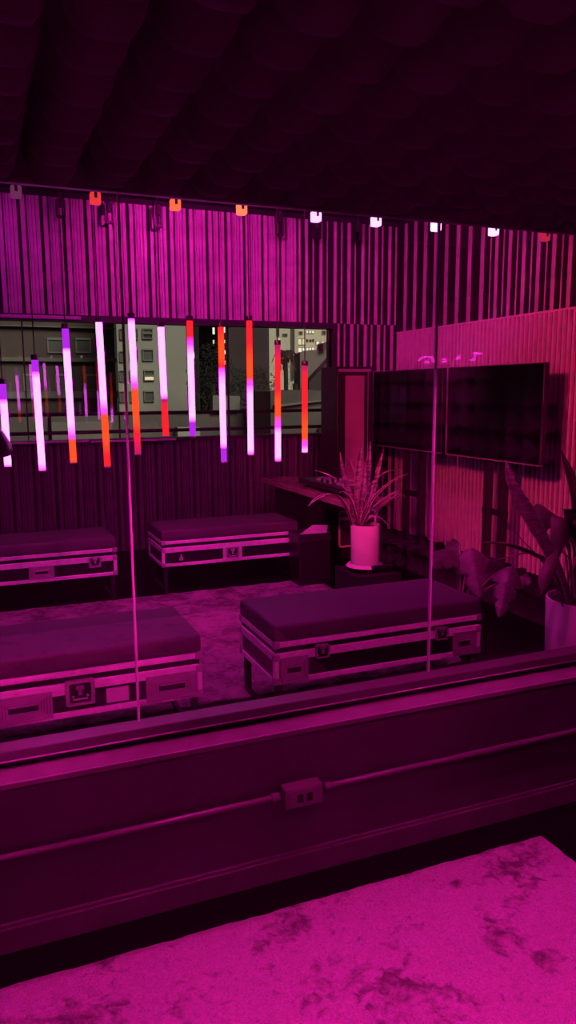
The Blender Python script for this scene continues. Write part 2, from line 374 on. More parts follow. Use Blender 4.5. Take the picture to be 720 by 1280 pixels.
# ================================================================== ROAD CASE BENCHES
BL, BD = 1.24, .53
def bench(label, x, y, style, onrug=()):
    t = thing('case_bench', label, 'bench', (x, y, 0), 0, 'upholstered road case benches')
    hx = BL/2
    bm = B(); box(bm, -hx+.006, .006, .24, hx-.006, BD-.006, .428); obj('case_body', bm, M['caseply'], t)
    bm = B(); box(bm, -hx+.006, .006, .430, hx-.006, BD-.006, .456); obj('lid', bm, M['caseply'], t)
    # cushion
    bm = B(); box(bm, -hx-.004, -.004, .458, hx+.004, BD+.004, .55, .018, 3); obj('cushion', bm, M['vinyl'], t, smooth=math.radians(40))
    bm = B()
    # aluminium extrusions: horizontal, front/back/ends
    for z0, z1 in ((.430, .458), (.358, .402), (.236, .264)):
        for y0, y1 in ((-.004, .012), (BD-.012, BD+.004)):
            b2 = B(); box(b2, -hx+.012, y0, z0, hx-.012, y1, z1, .003, 1)
            if z1-z0 > .04: box(b2, -hx+.012, y0-.002 if y0 < 0 else y1-.002, z0+.019, hx-.012, y0+.002 if y0 < 0 else y1+.002, z0+.023)
            obj('edge_rail', b2, M['alu'], t)
        for s in (-1, 1):
            b2 = B(); xx = s*hx; box(b2, min(xx-s*.012, xx+s*.004), .012, z0, max(xx-s*.012, xx+s*.004), BD-.012, z1, .003, 1); obj('edge_rail', b2, M['alu'], t)
    bm.free()
    for sx in (-1, 1):
        for yy in (0, BD):
            b2 = B(); sy = -1 if yy == 0 else 1; xx = sx*hx
            box(b2, min(xx-sx*.022, xx+sx*.004), min(yy+sy*.004, yy-sy*.022), .262, max(xx-sx*.022, xx+sx*.004), max(yy+sy*.004, yy-sy*.022), .36, .002, 1)
            obj('corner_rail', b2, M['alu'], t)
            for z in (.445, .38, .255):
                b2 = B(); r = .024
                box(b2, min(xx-sx*.03, xx+sx*.008), min(yy-sy*.03, yy+sy*.008), z-.021, max(xx-sx*.03, xx+sx*.008), max(yy-sy*.03, yy+sy*.008), z+.021, .009, 2)
                for q in (-.010, .010):
                    box(b2, xx-sx*.018-.005, yy+sy*.009-.002, z+q-.005, xx-sx*.018+.005, yy+sy*.009+.002, z+q+.005, .001, 1)
                obj('corner_cap', b2, M['steel'], t, smooth=math.radians(40))
            b2 = B(); lx = xx-sx*.03; ly = yy-sy*.03
            box(b2, lx-.017, ly-.017, .0205 if sy in onrug else 0., lx+.017, ly+.017, .24, .003, 1); obj('leg', b2, M['blackmat'], t)
    for s in (-1, 1):
        b2 = B(); lx = s*(hx-.03); box(b2, lx-.012, .045, .016, lx+.012, BD-.045, .040, .002, 1); obj('foot_rail', b2, M['blackmat'], t)
    def latch(cx, cz, w=.066):
        b2 = B(); box(b2, cx-w, -.011, cz-w*.92, cx+w, -.003, cz+w*.92, .012, 3); 
        for q in range(4):
            a = PI/4+q*PI/2; b3 = Vector((cx+math.cos(a)*w*1.12, 0, cz+math.sin(a)*w*1.02)); box(b2, b3.x-.004, -.014, b3.z-.004, b3.x+.004, -.010, b3.z+.004, .001, 1)
        p = obj('latch', b2, M['steel'], t, smooth=math.radians(40))
        b2 = B(); box(b2, cx-w*.72, -.0125, cz-w*.66, cx+w*.72, -.0105, cz+w*.66, .006, 2); obj('latch_dish', b2, M['caseply'], p)
        b2 = B(); box(b2, cx-.018, -.022, cz+.014, cx+.018, -.012, cz+.036, .004, 2)
        box(b2, cx-.034, -.017, cz-.034, cx+.034, -.012, cz-.026, .002, 1); box(b2, cx-.009, -.02, cz-.012, cx+.009, -.012, cz+.012, .004, 2)
        for q in (-1, 1): box(b2, cx+q*.032-.006, -.018, cz-.022, cx+q*.032+.006, -.012, cz-.010, .003, 1)
        obj('butterfly_key', b2, M['chrome'], p, smooth=math.radians(40))
    def dish(cx, cz, w=.125, h=.062, m=None):
        # recessed handle: stepped frame round a dark slot
        b2 = B(); n = 5
        for k in range(n):
            f = k/n; g = (k+.8)/n; yk = -.012+.0016*k
            a0, a1 = w*(1-.5*f), w*(1-.5*g); c0, c1 = h*(1-.72*f), h*(1-.72*g)
            for q in ((-a0, -c0, a0, -c1), (-a0, c1, a0, c0), (-a0, -c1, -a1, c1), (a1, -c1, a0, c1)):
                box(b2, cx+q[0], yk, cz+q[1], cx+q[2], .002, cz+q[3])
        p = obj('handle_dish', b2, m or M['steel'], t)
        b2 = B(); box(b2, cx-w*.5, -.004, cz-h*.28, cx+w*.5, .004, cz+h*.28); obj('handle_recess', b2, M['blackmat'], p)
        b2 = B(); tube(b2, [(cx-w*.5, -.007, cz+h*.22), (cx+w*.5, -.007, cz+h*.22)], .005, 8); obj('handle_bar', b2, M['steel'], p)
    if style == 'FL':
        dish(.475, .312); dish(-.20, .312); latch(.035+.012, .352); 
        b2 = B(); box(b2, .165, -.0045, .278, .268, .008, .345); obj('label_card', b2, M['card'], t)
        b2 = B(); box(b2, -.075, -.006, .348, -.02, .0, .360); obj('rail_tab', b2, M['alu'], t)
    if style == 'BL':
        dish(.04, .315, .095, .05); latch(.49-.04, .36, .048)
        b2 = B(); box(b2, .05, -.004, .46, .051, -.003, .461); b2.free()
    if style == 'BR':
        latch(.0, .315, .058); dish(0, .315, .085, .06, M['alu'])
        b2 = B()
        for q in (((-.476, .286), (-.463, .286), (-.446, .336), (-.457, .336)), ((-.455, .283), (-.444, .283), (-.440, .314), (-.451, .314))):
            f = b2.faces.new([b2.verts.new((x_, -.0035, z_)) for x_, z_ in q]); r = bmesh.ops.extrude_face_region(b2, geom=[f])
            for v in r['geom']:
                if isinstance(v, bmesh.types.BMVert): v.co.y = .008
        obj('sticker', b2, M['card'], t)
    if style == 'FR':
        dish(-.515, .31, .075, .066); dish(.515, .31, .075, .066); latch(-.36, .385, .04); latch(.36, .385, .04)
    return t
bench('road case bench with white card and two dished handles right behind the glass', .935-BL/2, 1.13, 'FL', (1,))
bench('large road case bench beside the tall potted plants right behind the glass', 1.31+BL/2, 1.11, 'FR', (1,))
bench('cushioned road case bench against the back wall under the leftmost light tubes', .985-BL/2, 3.80, 'BL', (-1,))
bench('cushioned road case bench against the back wall next to the desk', 1.385+BL/2, 3.90, 'BR')

# ================================================================== LED TUBES
def tube_mat(name, stops):
    m = bpy.data.materials.new(name); m.use_nodes = True; nt = m.node_tree; nt.nodes.clear()
    tc = nt.nodes.new('ShaderNodeTexCoord'); sp = nt.nodes.new('ShaderNodeSeparateXYZ'); nt.links.new(tc.outputs['Generated'], sp.inputs[0])
    r = nt.nodes.new('ShaderNodeValToRGB'); nt.links.new(sp.outputs['Z'], r.inputs[0])
    C = dict(w=(1., .095, 1.), p=(.075, .003, .13), k=(.38, .012, .26), r=(.18, .0025, .005), o=(.26, .0135, .003), d=(.075, .0015, .022))
    S = sorted((1-f, C[c]) for f, c in stops)
    els = r.color_ramp.elements
    while len(els) < len(S): els.new(.5)
    for e, (f, c) in zip(els, S): e.position = f; e.color = (*c, 1)
    e = nt.nodes.new('ShaderNodeEmission'); nt.links.new(r.outputs[0], e.inputs[0]); e.inputs[1].default_value = 8
    o = nt.nodes.new('ShaderNodeOutputMaterial'); nt.links.new(e.outputs[0], o.inputs[0]); return m
TY = 2.4
TUBES = [
 ((3, 480), (10, 583), [(0, 'p'), (.18, 'p'), (.25, 'w'), (.97, 'w'), (1, 'k')], 'mostly white-pink light tube cut by the left picture edge behind the round lamp'),
 ((43.5, 450), (53, 588), [(0, 'p'), (.10, 'p'), (.17, 'w'), (.93, 'w'), (1, 'k')], 'white-pink light tube hanging lowest, second from the left picture edge'),
 ((81.5, 411), (92, 578), [(0, 'p'), (.14, 'p'), (.17, 'w'), (.70, 'w'), (.80, 'k'), (.83, 'o'), (1, 'o')], 'light tube with purple top and short orange foot'),
 ((123.5, 403), (134.5, 583), [(0, 'w'), (.52, 'w'), (.60, 'k'), (.64, 'o'), (.82, 'o'), (.92, 'r'), (1, 'r')], 'light tube white above and orange to red below, left of the pale building'),
 ((164, 398), (172.5, 568), [(0, 'p'), (.04, 'w'), (.40, 'w'), (.48, 'k'), (.52, 'o'), (.75, 'o'), (.84, 'r'), (1, 'd')], 'light tube white above and orange below, just right of the left glass joint'),
 ((201, 409), (207.5, 545), [(0, 'w'), (.60, 'w'), (.66, 'd'), (.72, 'r'), (1, 'r')], 'light tube white with a dull red lower third against the pale building'),
 ((237, 401), (241, 545), [(0, 'r'), (.13, 'r'), (.20, 'k'), (.30, 'w'), (.82, 'w'), (.88, 'p'), (1, 'p')], 'light tube with red tip and purple foot at the edge of the pale building'),
 ((276, 409), (280, 577), [(0, 'r'), (.12, 'o'), (.22, 'o'), (.29, 'r'), (.31, 'k'), (.42, 'w'), (.86, 'w'), (.90, 'p'), (1, 'p')], 'light tube with orange top third and purple foot'),
 ((311.5, 401), (313.5, 568), [(0, 'r'), (.16, 'r'), (.30, 'o'), (.42, 'o'), (.47, 'k'), (.55, 'w'), (.96, 'w'), (1, 'k')], 'light tube red and orange in its upper half, white below, before the dark tower'),
 ((347, 431), (347.5, 576), [(0, 'd'), (.15, 'r'), (.38, 'r'), (.48, 'o'), (.60, 'o'), (.70, 'k'), (.76, 'w'), (.96, 'w'), (1, 'k')], 'light tube overlapping the palm, red above and white at the foot'),
 ((381, 457), (381, 565), [(0, 'd'), (.12, 'r'), (.48, 'r'), (.70, 'o'), (.84, 'o'), (.92, 'k'), (1, 'w')], 'shortest light tube, red to orange, rightmost of the row above the desk'),
]
for (a, b, st, lab) in TUBES:
    A, Z = at(*a, y=TY), at(*b, y=TY)
    t = thing('light_tube', lab, 'light tube', Z, 0, 'hanging light tubes')
    top = A-Z
    bm = B(); n = 24; tube(bm, [top*(k/n) for k in range(n+1)], .0195, 14); obj('lit_tube', bm, tube_mat('tube_glow', st), t, smooth=math.radians(50))
    bm = B(); tube(bm, [top*1.0, top+Vector((0, 0, .03))], .0215, 14); obj('top_cap', bm, M['black'], t)
    bm = B(); tube(bm, [(0, 0, -.006), (0, 0, .001)], .0205, 14); obj('bottom_cap', bm, M['joint'], t)
    bm = B(); tube(bm, [top+Vector((0, 0, .03)), Vector((top.x, top.y, FZ-Z.z))], .0035, 6); obj('hanging_cable', bm, M['cable'], t)

# ================================================================== SMALL LAMPS UNDER THE HEADER
LY = .30
rail = thing('lamp_rail', 'long dark rail along the header carrying the small lamps', 'rail', (0, 0, 0))
bm = B(); box(bm, NX0+.05, LY-.02, 2.342, NX1-.05, LY+.02, 2.362, .002, 1); obj('rail_bar', bm, M['black'], rail)
for x in (-1.5, -.4, .53, 1.3, 2.05, 2.7):
    bm = B(); box(bm, x-.01, .19, 2.346, x+.01, LY-.019, 2.360); obj('bracket', bm, M['black'], rail)
LAMPS = [(20, 238, (.50, .08, .30), .35, 'dim pinkish small lamp at the left end of the header rail'),
 (119, 246, (1, .045, .06), 1.0, 'red small lamp leftmost of the three warm lamps under the header'),
 (219, 254, (1, .12, .05), 1.6, 'orange-red small lamp in the middle of the three warm ones'),
 (302, 260, (1, .17, .08), 1.9, 'orange small lamp with pale core beside the first magenta lamp'),
 (395, 269, (1, .35, .95), 2.6, 'white-magenta small lamp above the right end of the street window'),
 (470, 275, (1, .35, 1), 2.8, 'white-magenta small lamp just left of the room corner'),
 (545, 281, (1, .42, 1), 3.0, 'white-magenta small lamp on the line of the right glass joint'),
 (617, 287, (1, .40, .95), 2.6, 'white-magenta small lamp rightmost of the bright ones'),
 (681, 294, (1, .03, .12), .6, 'dim red small lamp at the right end of the header rail')]
for (px, py, c_, s, lab) in LAMPS:
    p = at(px, py+1, y=LY); t = thing('rail_lamp', lab, 'lamp', p, 0, 'small lamps on the header rail')
    bm = B(); box(bm, -.016, -.016, -.020, .016, .016, .015, .004, 2); obj('lamp_body', bm, emit('lamp_glow', c_, s), t)
    bm = B(); box(bm, -.005, -.0185, -.004, .004, -.015, .016, .001, 1); obj('lamp_clip', bm, M['steel'], t)
    bm = B(); box(bm, -.012, -.012, .015, .012, .012, 2.342-p.z if 2.342-p.z > .016 else .02); obj('lamp_holder', bm, M['black'], t)
# dark hanging spot fixtures before the corrugated wall
for i, (px, y0, y1) in enumerate(((75, 250, 271), (136, 255, 278), (197, 258, 283), (349, 265, 294), (396, 275, 298), (447, 280, 302))):
    a, b = at(px, y0, y=5.70), at(px, y1, y=5.70)
    where = ['over the far left bench', 'left of the left glass joint', 'right of the left glass joint', 'right of the orange rail lamps', 'below the first white-magenta lamp', 'nearest the room corner'][i]
    t = thing('hanging_spotlight', 'black slim spotlight hanging in a stirrup '+where, 'spotlight', a, 0, 'hanging spotlights by the back wall')
    w = .036; h = a.z-b.z
    bm = B()
    for s in (-1, 1): box(bm, s*w-.009, -.02, -h, s*w+.009, .02, 0)
    box(bm, -w, -.02, -h-.012, w, .02, -h+.015); obj('stirrup', bm, M['black'], t)
    bm = B(); box(bm, -.022, -.02, -h*.45, .022, .02, .02, .005); obj('spot_body', bm, M['rack'], t)
    bm = B(); tube(bm, [(0, 0, .02), (0, 0, FZ-a.z)], .008, 8); obj('drop_rod', bm, M['black'], t)

# ================================================================== SCREENS ON STANDS
def tv(label, ya, yb, poles):
    zc = 1.50; h = .84; w = yb-ya; x = 4.28
    t = thing('television', label, 'television', (x, (ya+yb)/2, zc), 0, 'televisions on floor stands')
    bm = B(); box(bm, 0, -w/2, -h/2, .05, w/2, h/2, .004, 1); obj('housing', bm, M['black'], t)
    bm = B(); box(bm, -.003, -w/2+.012, -h/2+.018, .001, w/2-.012, h/2-.012); obj('screen', bm, M['screen'], t)
    bm = B(); box(bm, -.006, -w/2, -h/2-.004, .02, w/2, -h/2+.004); box(bm, -.006, -w/2, h/2-.002, .02, w/2, h/2+.003); box(bm, -.006, w/2-.004, -h/2, .02, w/2+.003, h/2); obj('bezel', bm, M['steel'], t)
    bm = B(); box(bm, -.008, -.03, -h/2-.002, -.004, .03, -h/2+.006); obj('maker_badge', bm, M['steel'], t)
    s = bpy.data.objects.new('floor_stand', None); COL.objects.link(s); s.parent = t; s.location = (.09, 0, -zc)
    yc = (ya+yb)/2
    for p in poles:
        bm = B(); box(bm, -.03, p-yc-.036, .045, .03, p-yc+.036, 1.72, .004, 1); obj('post', bm, M['blackmat'], s)
    for z in (.565, 1.25, 1.68):
        bm = B(); box(bm, -.025, poles[0]-yc-.05, z, .025, poles[-1]-yc+.05, z+.05); obj('crossbar', bm, M['blackmat'], s)
    bm = B(); box(bm, -.04, poles[0]-yc-.05, 1.35, -.025, poles[-1]-yc+.05, 1.65); obj('mount_plate', bm, M['blackmat'], s)
    for p in poles:
        bm = B(); box(bm, -.35, p-yc-.03, .02, .28, p-yc+.03, .06, .004, 1); obj('foot', bm, M['blackmat'], s)
    return t
tv('left large dark television with its lower left corner behind the strappy plant', 4.125, 5.53, (4.60, 4.92))
tv('right large dark television just right of the right glass joint', 2.68, 4.035, (3.25, 3.47))

# tall cabinet loudspeaker behind the desk
c0 = at(421, 460, y=4.95); c1 = at(466, 460, y=4.95)
t = thing('tall_speaker_cabinet', 'tall black cabinet with red-lit front standing behind the desk by the left television', 'cabinet', ((c0.x+c1.x)/2, 4.95, 0))
w = (c1.x-c0.x)/2
bm = B(); box(bm, -w, 0, 0, w, .40, 1.955, .012, 2); obj('cabinet_body', bm, M['cabinet'], t)
bm = B(); box(bm, -w+.10, -.006, .72, w-.10, .002, 1.86, .004); obj('front_panel', bm, M['cabfront'], t)  # red reflection on the dark front, put into the panel colour
bm = B(); box(bm, -w+.02, -.004, 1.90, w-.02, .0, 1.93); box(bm, w-.06, -.005, .6, w-.052, .0, 1.92); obj('edge_strip', bm, M['steel'], t)

# ================================================================== DESK AND WHAT STANDS ON IT
DZ = .79
dA = at(327, 597, z=DZ)
t = thing('desk', 'long dark desk with a glowing corner, carrying the mixing controller', 'desk', (dA.x, dA.y, 0))
DW, DYL = .42, dA.y-3.27
bm = B(); box(bm, 0, -DYL, DZ-.055, DW, 0, DZ, .004, 1); obj('desktop', bm, M['desk'], t)
bm = B(); box(bm, .10, 3.98-dA.y, 0, .14, -.14, DZ-.055); obj('side_panel', bm, M['caseply'], t)
bm = B(); box(bm, DW-.06, -DYL+.03, 0, DW-.02, -DYL+.07, DZ-.055); obj('leg', bm, M['caseply'], t)
bm = B(); box(bm, .14, -.20, .2, DW-.02, -.17, DZ-.055); obj('back_panel', bm, M['caseply'], t)
q = at(374, 600, z=DZ+.06); q2 = at(440, 622, z=DZ+.06)
k = thing('mixing_controller', 'low black mixing controller with knobs on the desk behind the strappy plant', 'mixer', (dA.x+.07, q.y, DZ))
KL = q.y-3.45; KW = .34
bm = B(); box(bm, 0, -KL, .035, KW, 0, .085, .006, 2); obj('body', bm, M['cabinet'], k)
for a in (.06, KW-.06):
    for b in (-.08, -KL+.08):
        bm = B(); lathe(bm, [(0, 0), (.022, 0), (.026, .036), (0, .036)], 16, (a, b, 0)); obj('foot', bm, M['black'], k)
for b in (-.28, -KL+.28):
    bm = B(); lathe(bm, [(0, .084), (.10, .084), (.10, .098), (.09, .104), (0, .104)], 32, (KW/2, b, 0)); obj('jog_wheel', bm, M['steel'], k, smooth=math.radians(40))
for i in range(4):
    for j in range(3):
        bm = B(); lathe(bm, [(.013, .084), (.011, .112), (.009, .114), (0, .114)], 12, (.06+j*.08, -KL/2+.09-.06*i, 0)); obj('knob', bm, M['chrome'] if (i+j) % 2 else M['black'], k, smooth=math.radians(40))
for i in range(3):
    bm = B(); box(bm, .28, -KL/2+.07-.06*i, .084, .33, -KL/2+.085-.06*i, .100); obj('fader', bm, M['steel'], k)
# glowing desk corner lamp is the tubes' mirror image; pale sheet on black box
bx0, bx1 = at(374, 668, z=.48), at(414, 665, z=.48)
t = thing('storage_box', 'black lidded box standing on the floor between the far right bench and the white pot', 'box', ((bx0.x+bx1.x)/2, bx0.y, 0))
w = (bx1.x-bx0.x)/2
bm = B(); box(bm, -w, 0, .0205, w, .235, .40, .006); obj('box_body', bm, M['caseply'], t)
bm = B(); box(bm, -w-.006, -.006, .402, w+.006, .24, .478, .008); obj('lid', bm, M['cabinet'], t)
bm = B(); ps = [at(375, 667.5, z=.484), at(408, 665.5, z=.484), at(410, 656, z=.484), at(391, 656, z=.484)]
vs = [bm.verts.new(p) for p in ps]; f = bm.faces.new(vs); r = bmesh.ops.extrude_face_region(bm, geom=[f])
for v in r['geom']:
    if isinstance(v, bmesh.types.BMVert): v.co.z -= .005
tag(obj('paper_sheet', bm, M['card']), 'pale pink-lit sheet lying on the black box', 'paper')
# rolling rack case under the desk
rp = at(424, 684, y=4.3)
t = thing('rolling_rack', 'dark wheeled rack with bright rounded metal frame behind the white pot', 'rack', (rp.x, rp.y, 0))
RW, RZ0 = .40, rp.z; RZ1 = at(424, 640, y=rp.y).z
bm = B(); box(bm, .02, .02, RZ0+.01, RW-.02, .40, RZ1-.01); box(bm, .04, .04, .05, RW-.04, .38, RZ0+.01); obj('rack_body', bm, M['rack'], t)
bm = B(); r_ = .03
def rr(x0, z0, x1, z1, r, n=5):
    pts = []
    for cx, cz, a0 in ((x1-r, z1-r, 0), (x0+r, z1-r, PI/2), (x0+r, z0+r, PI), (x1-r, z0+r, 1.5*PI)):
        pts += [(cx+r*math.cos(a0+PI/2*i/n), 0, cz+r*math.sin(a0+PI/2*i/n)) for i in range(n+1)]
    return pts+[pts[0]]
tube(bm, rr(0, RZ0, RW, RZ1, r_), .011, 8); obj('front_frame', bm, M['alu'], t, smooth=True)
bm = B(); box(bm, .0, -.006, RZ1-.085, RW, .008, RZ1-.055); obj('crossbar', bm, M['alu'], t)
for a in (.05, RW-.05):
    for b in (.05, .35):
        bm = B(); tube(bm, [(a-.012, b, .025), (a+.012, b, .025)], .025, 14); obj('wheel', bm, M['black'], t)

# ================================================================== PLANTS
def strip(bm, pts, widths, up=Vector((0, 0, 1)), fold=.18, n=14, side=None, thick=.0016):
    """a leaf blade swept along a curve through pts; widths along it; keeps UVs (u across, v along)"""
    P = [Vector(p) for p in pts]
    def cr(t):
        m = len(P)-1; x = min(t*m, m-1e-6); i = int(x); f = x-i
        p0, p1, p2, p3 = P[max(i-1, 0)], P[i], P[i+1], P[min(i+2, m)]
        return .5*((2*p1)+(p2-p0)*f+(2*p0-5*p1+4*p2-p3)*f*f+(3*p1-p0-3*p2+p3)*f**3)
    def wd(t):
        m = len(widths)-1; x = min(t*m, m-1e-6); i = int(x); f = x-i; f = f*f*(3-2*f); return widths[i]*(1-f)+widths[i+1]*f
    uvl = bm.loops.layers.uv.verify(); rows = []; U = (0, .12, .3, .5, .7, .88, 1)
    for i in range(n+1):
        t = i/n; c = cr(t); tn = (cr(min(t+.02, 1))-cr(max(t-.02, 0))).normalized()
        s = side.copy() if side else tn.cross(up)
        s = s - tn*s.dot(tn)
        if s.length < 1e-3: s = tn.orthogonal()
        s.normalize(); nn = s.cross(tn); w = wd(t)
        for_row = []
        for k, u in enumerate(U):
            a = (u-.5); for_row.append(bm.verts.new(c+s*a*w+nn*(abs(a)*w*fold*2+math.sin(t*17+u*3)*w*.02)))
        rows.append(for_row)
    for i in range(n):
        for k in range(len(U)-1):
            f = bm.faces.new((rows[i][k], rows[i][k+1], rows[i+1][k+1], rows[i+1][k])); f.smooth = True
            for l, (uu, vv) in zip(f.loops, ((U[k], i/n), (U[k+1], i/n), (U[k+1], (i+1)/n), (U[k], (i+1)/n))): l[uvl].uv = (uu, vv)
def leaf(parent, pts, widths, m, org, **kw):
    bm = B(); strip(bm, [Vector(p)-Vector(org) for p in pts], widths, **kw)
    me = bpy.data.meshes.new('leaf'); bm.to_mesh(me); bm.free(); me.materials.append(m)
    o = bpy.data.objects.new('leaf', me); COL.objects.link(o); o.parent = parent
    sd = o.modifiers.new('solid', 'SOLIDIFY'); sd.thickness = .0022; sd.offset = 0
    return o
def potted(bm, r, h, z0):
    lathe(bm, [(0, z0), (r*.93, z0), (r*.955, z0+.01), (r, z0+h-.006), (r*.99, z0+h), (r*.945, z0+h), (r*.93, z0+h-.05), (0, z0+h-.05)], 48)

# plant with strappy leaves in a white pot on a caster dolly
PY = 2.98
pc = at(456.5, 680, y=PY); zb = at(456, 703, y=PY).z; zt = at(456, 655, y=PY).z
e0, e1 = at(438, 680, y=PY), at(475, 680, y=PY); pr_ = (e1-e0).length/2*.88
zfl = at(449, 718.5, y=PY-.12).z
org = (pc.x, PY, zb)
tag(obj('plinth', simple(box, pc.x-.16, PY-.20, .0195, pc.x+.22, PY+.22, zfl, .004), M['blackmat']), 'low black plinth under the potted strappy plant', 'plinth')
d = thing('plant_dolly', 'small dark caster dolly with pale saucer under the strappy plant pot', 'plant dolly', (pc.x, PY, zfl))
dh = zb-zfl
bm = B(); lathe(bm, [(0, dh*.42), (pr_*1.12, dh*.42), (pr_*1.30, dh*.62), (pr_*1.14, dh*.97), (0, dh*.97)], 40); obj('saucer', bm, M['pot'], d, smooth=math.radians(40))
bm = B(); box(bm, -.02, -pr_*1.36, dh*.50, pr_*1.5, -pr_*.9, dh*.98, .01); box(bm, -pr_, -pr_, dh*.36, pr_, pr_, dh*.44); obj('deck', bm, M['black'], d)
for sx in (-.25, .8):
    for sy in (-1.1, .8):
        bm = B(); tube(bm, [(sx*pr_-.012, sy*pr_, dh*.22), (sx*pr_+.012, sy*pr_, dh*.22)], dh*.22, 14); w_ = obj('caster', bm, M['black'], d)
        bm = B(); tube(bm, [(sx*pr_-.015, sy*pr_, dh*.22), (sx*pr_+.015, sy*pr_, dh*.22)], dh*.09, 10); obj('hub', bm, M['chrome'], w_)
t = thing('potted_plant', 'strappy variegated plant in a white cylinder pot standing before the desk', 'plant', org)
bm = B(); potted(bm, pr_, zt-zb, 0); obj('pot', bm, M['pot'], t, smooth=math.radians(40))
bm = B(); lathe(bm, [(0, zt-zb-.022), (pr_*.93, zt-zb-.026)], 24); obj('soil', bm, M['soil'], t)
def Q(px, py, dy=0.): return at(px, py, y=PY+dy)
# arching margined leaves  (pixel rows measured on the plant, depth spread round the pot)
for pts, w in (
  ([(440, 657, 0), (434, 638, -.05), (424, 622, -.10), (410, 618, -.16), (396, 624, -.2), (385, 633, -.22)], [.018, .03, .032, .034, .042, .004]),
  ([(447, 657, 0), (442, 636, -.06), (436, 622, -.10), (428, 615, -.12), (423, 617, -.13)], [.018, .03, .034, .028, .006]),
  ([(455, 656, 0), (463, 630, .02), (478, 612, .05), (494, 600, .08), (510, 592, .12)], [.018, .032, .036, .034, .004]),
  ([(452, 657, -.02), (462, 640, -.05), (475, 628, -.09), (487, 620, -.1), (500, 612, -.08)], [.018, .034, .042, .034, .004]),
  ([(458, 652, -.02), (468, 646, -.10), (478, 650, -.14), (488, 662, -.16)], [.02, .036, .04, .004]),
  ([(452, 655, .02), (458, 620, .06), (470, 600, .1), (486, 589, .14), (500, 588, .16)], [.016, .026, .03, .026, .004]),
  ([(460, 655, .04), (480, 630, .12), (500, 619, .2), (506, 622, .22)], [.016, .026, .03, .004]),
  ([(447, 656, 0), (451, 640, 0), (456, 620, 0), (458, 605, .02)], [.018, .034, .036, .004]),
  ([(449, 656, .0), (455, 640, -.05), (462, 625, -.08), (468, 600, -.08)], [.016, .028, .03, .004]),
  ([(440, 655, .03), (437, 630, .08), (432, 610, .10), (426, 590, .1)], [.018, .03, .036, .004]),
  ([(446, 655, .06), (436, 620, .14), (420, 600, .2), (405, 592, .24), (393, 588, .25)], [.016, .03, .034, .034, .004]),
  ([(452, 655, .07), (448, 625, .12), (444, 600, .14), (437, 572, .15)], [.018, .042, .046, .004]),
): leaf(t, [Q(*p) for p in pts], w, M['leafvar'], org)
for pts, w in (
  ([(452, 655, .03), (457, 622, .05), (460, 590, .06), (463, 552, .06)], [.025, .046, .05, .042, .004]),
  ([(446, 655, .05), (446, 622, .08), (448, 585, .1), (453, 553, .1)], [.025, .044, .048, .04, .004]),
  ([(450, 655, -.02), (451, 630, -.03), (455, 600, -.04), (456, 575, -.04)], [.025, .040, .044, .004]),
  ([(444, 655, .0), (438, 620, .02), (430, 595, .03), (425, 565, .03)], [.025, .038, .040, .004]),
  ([(456, 655, .05), (466, 618, .08), (472, 590, .1), (480, 560, .1)], [.025, .036, .034, .004]),
): leaf(t, [Q(*p) for p in pts], w, M['leafsnake'], org, fold=.3, side=Vector((math.cos(YAW), -math.sin(YAW), 0)))

# large plant at the right edge
P2Y = 1.25
c2 = at(733, 752, y=P2Y); a2 = at(682, 752, y=P2Y); r2 = (c2-a2).length*.75
z2t = at(720, 749, y=P2Y).z
org2 = (c2.x, P2Y, 0)
t = thing('potted_plant', 'snake plant and broad leaves in a white pot at the right picture edge', 'plant', org2)
bm = B(); potted(bm, r2, z2t, 0); obj('pot', bm, M['pot'], t, smooth=math.radians(40))
bm = B(); lathe(bm, [(0, z2t-.03), (r2*.93, z2t-.035)], 24); obj('soil', bm, M['soil'], t)
def Q2(px, py, dy=0.): return at(px, py, y=P2Y+dy)
FS = Vector((math.cos(YAW), -math.sin(YAW), 0))
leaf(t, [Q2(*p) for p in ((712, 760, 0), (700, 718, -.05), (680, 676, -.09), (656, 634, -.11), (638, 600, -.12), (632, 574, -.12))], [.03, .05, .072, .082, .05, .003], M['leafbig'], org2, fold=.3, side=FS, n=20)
leaf(t, [Q2(*p) for p in ((716, 765, 0), (726, 690, .05), (722, 640, .08), (714, 600, .1), (700, 560, .1))], [.03, .06, .08, .06, .003], M['leafdark'], org2, fold=.3, side=FS, n=20)
leaf(t, [Q2(*p) for p in ((708, 760, -.05), (690, 712, -.1), (668, 696, -.14), (640, 684, -.17), (612, 679, -.19), (602, 679, -.2))], [.02, .03, .06, .065, .03, .003], M['leafbroad'], org2, fold=.25)
leaf(t, [Q2(*p) for p in ((708, 760, -.02), (686, 704, -.02), (664, 692, .0), (640, 696, .02), (612, 702, .03))], [.012, .016, .03, .02, .003], M['leafbroad'], org2)
leaf(t, [Q2(*p) for p in ((704, 760, -.05), (690, 720, -.12), (672, 696, -.16), (655, 678, -.18), (643, 664, -.18))], [.012, .012, .016, .012, .003], M['leafbroad'], org2)
leaf(t, [Q2(*p) for p in ((696, 688, -.14), (690, 702, -.18), (683, 722, -.2), (676, 744, -.2))], [.01, .07, .085, .003], M['leafbroad'], org2, side=FS, fold=.2)
leaf(t, [Q2(*p) for p in ((712, 750, -.05), (708, 700, -.10), (702, 690, -.13), (696, 688, -.14))], [.012, .01, .01, .008], M['stem'], org2)
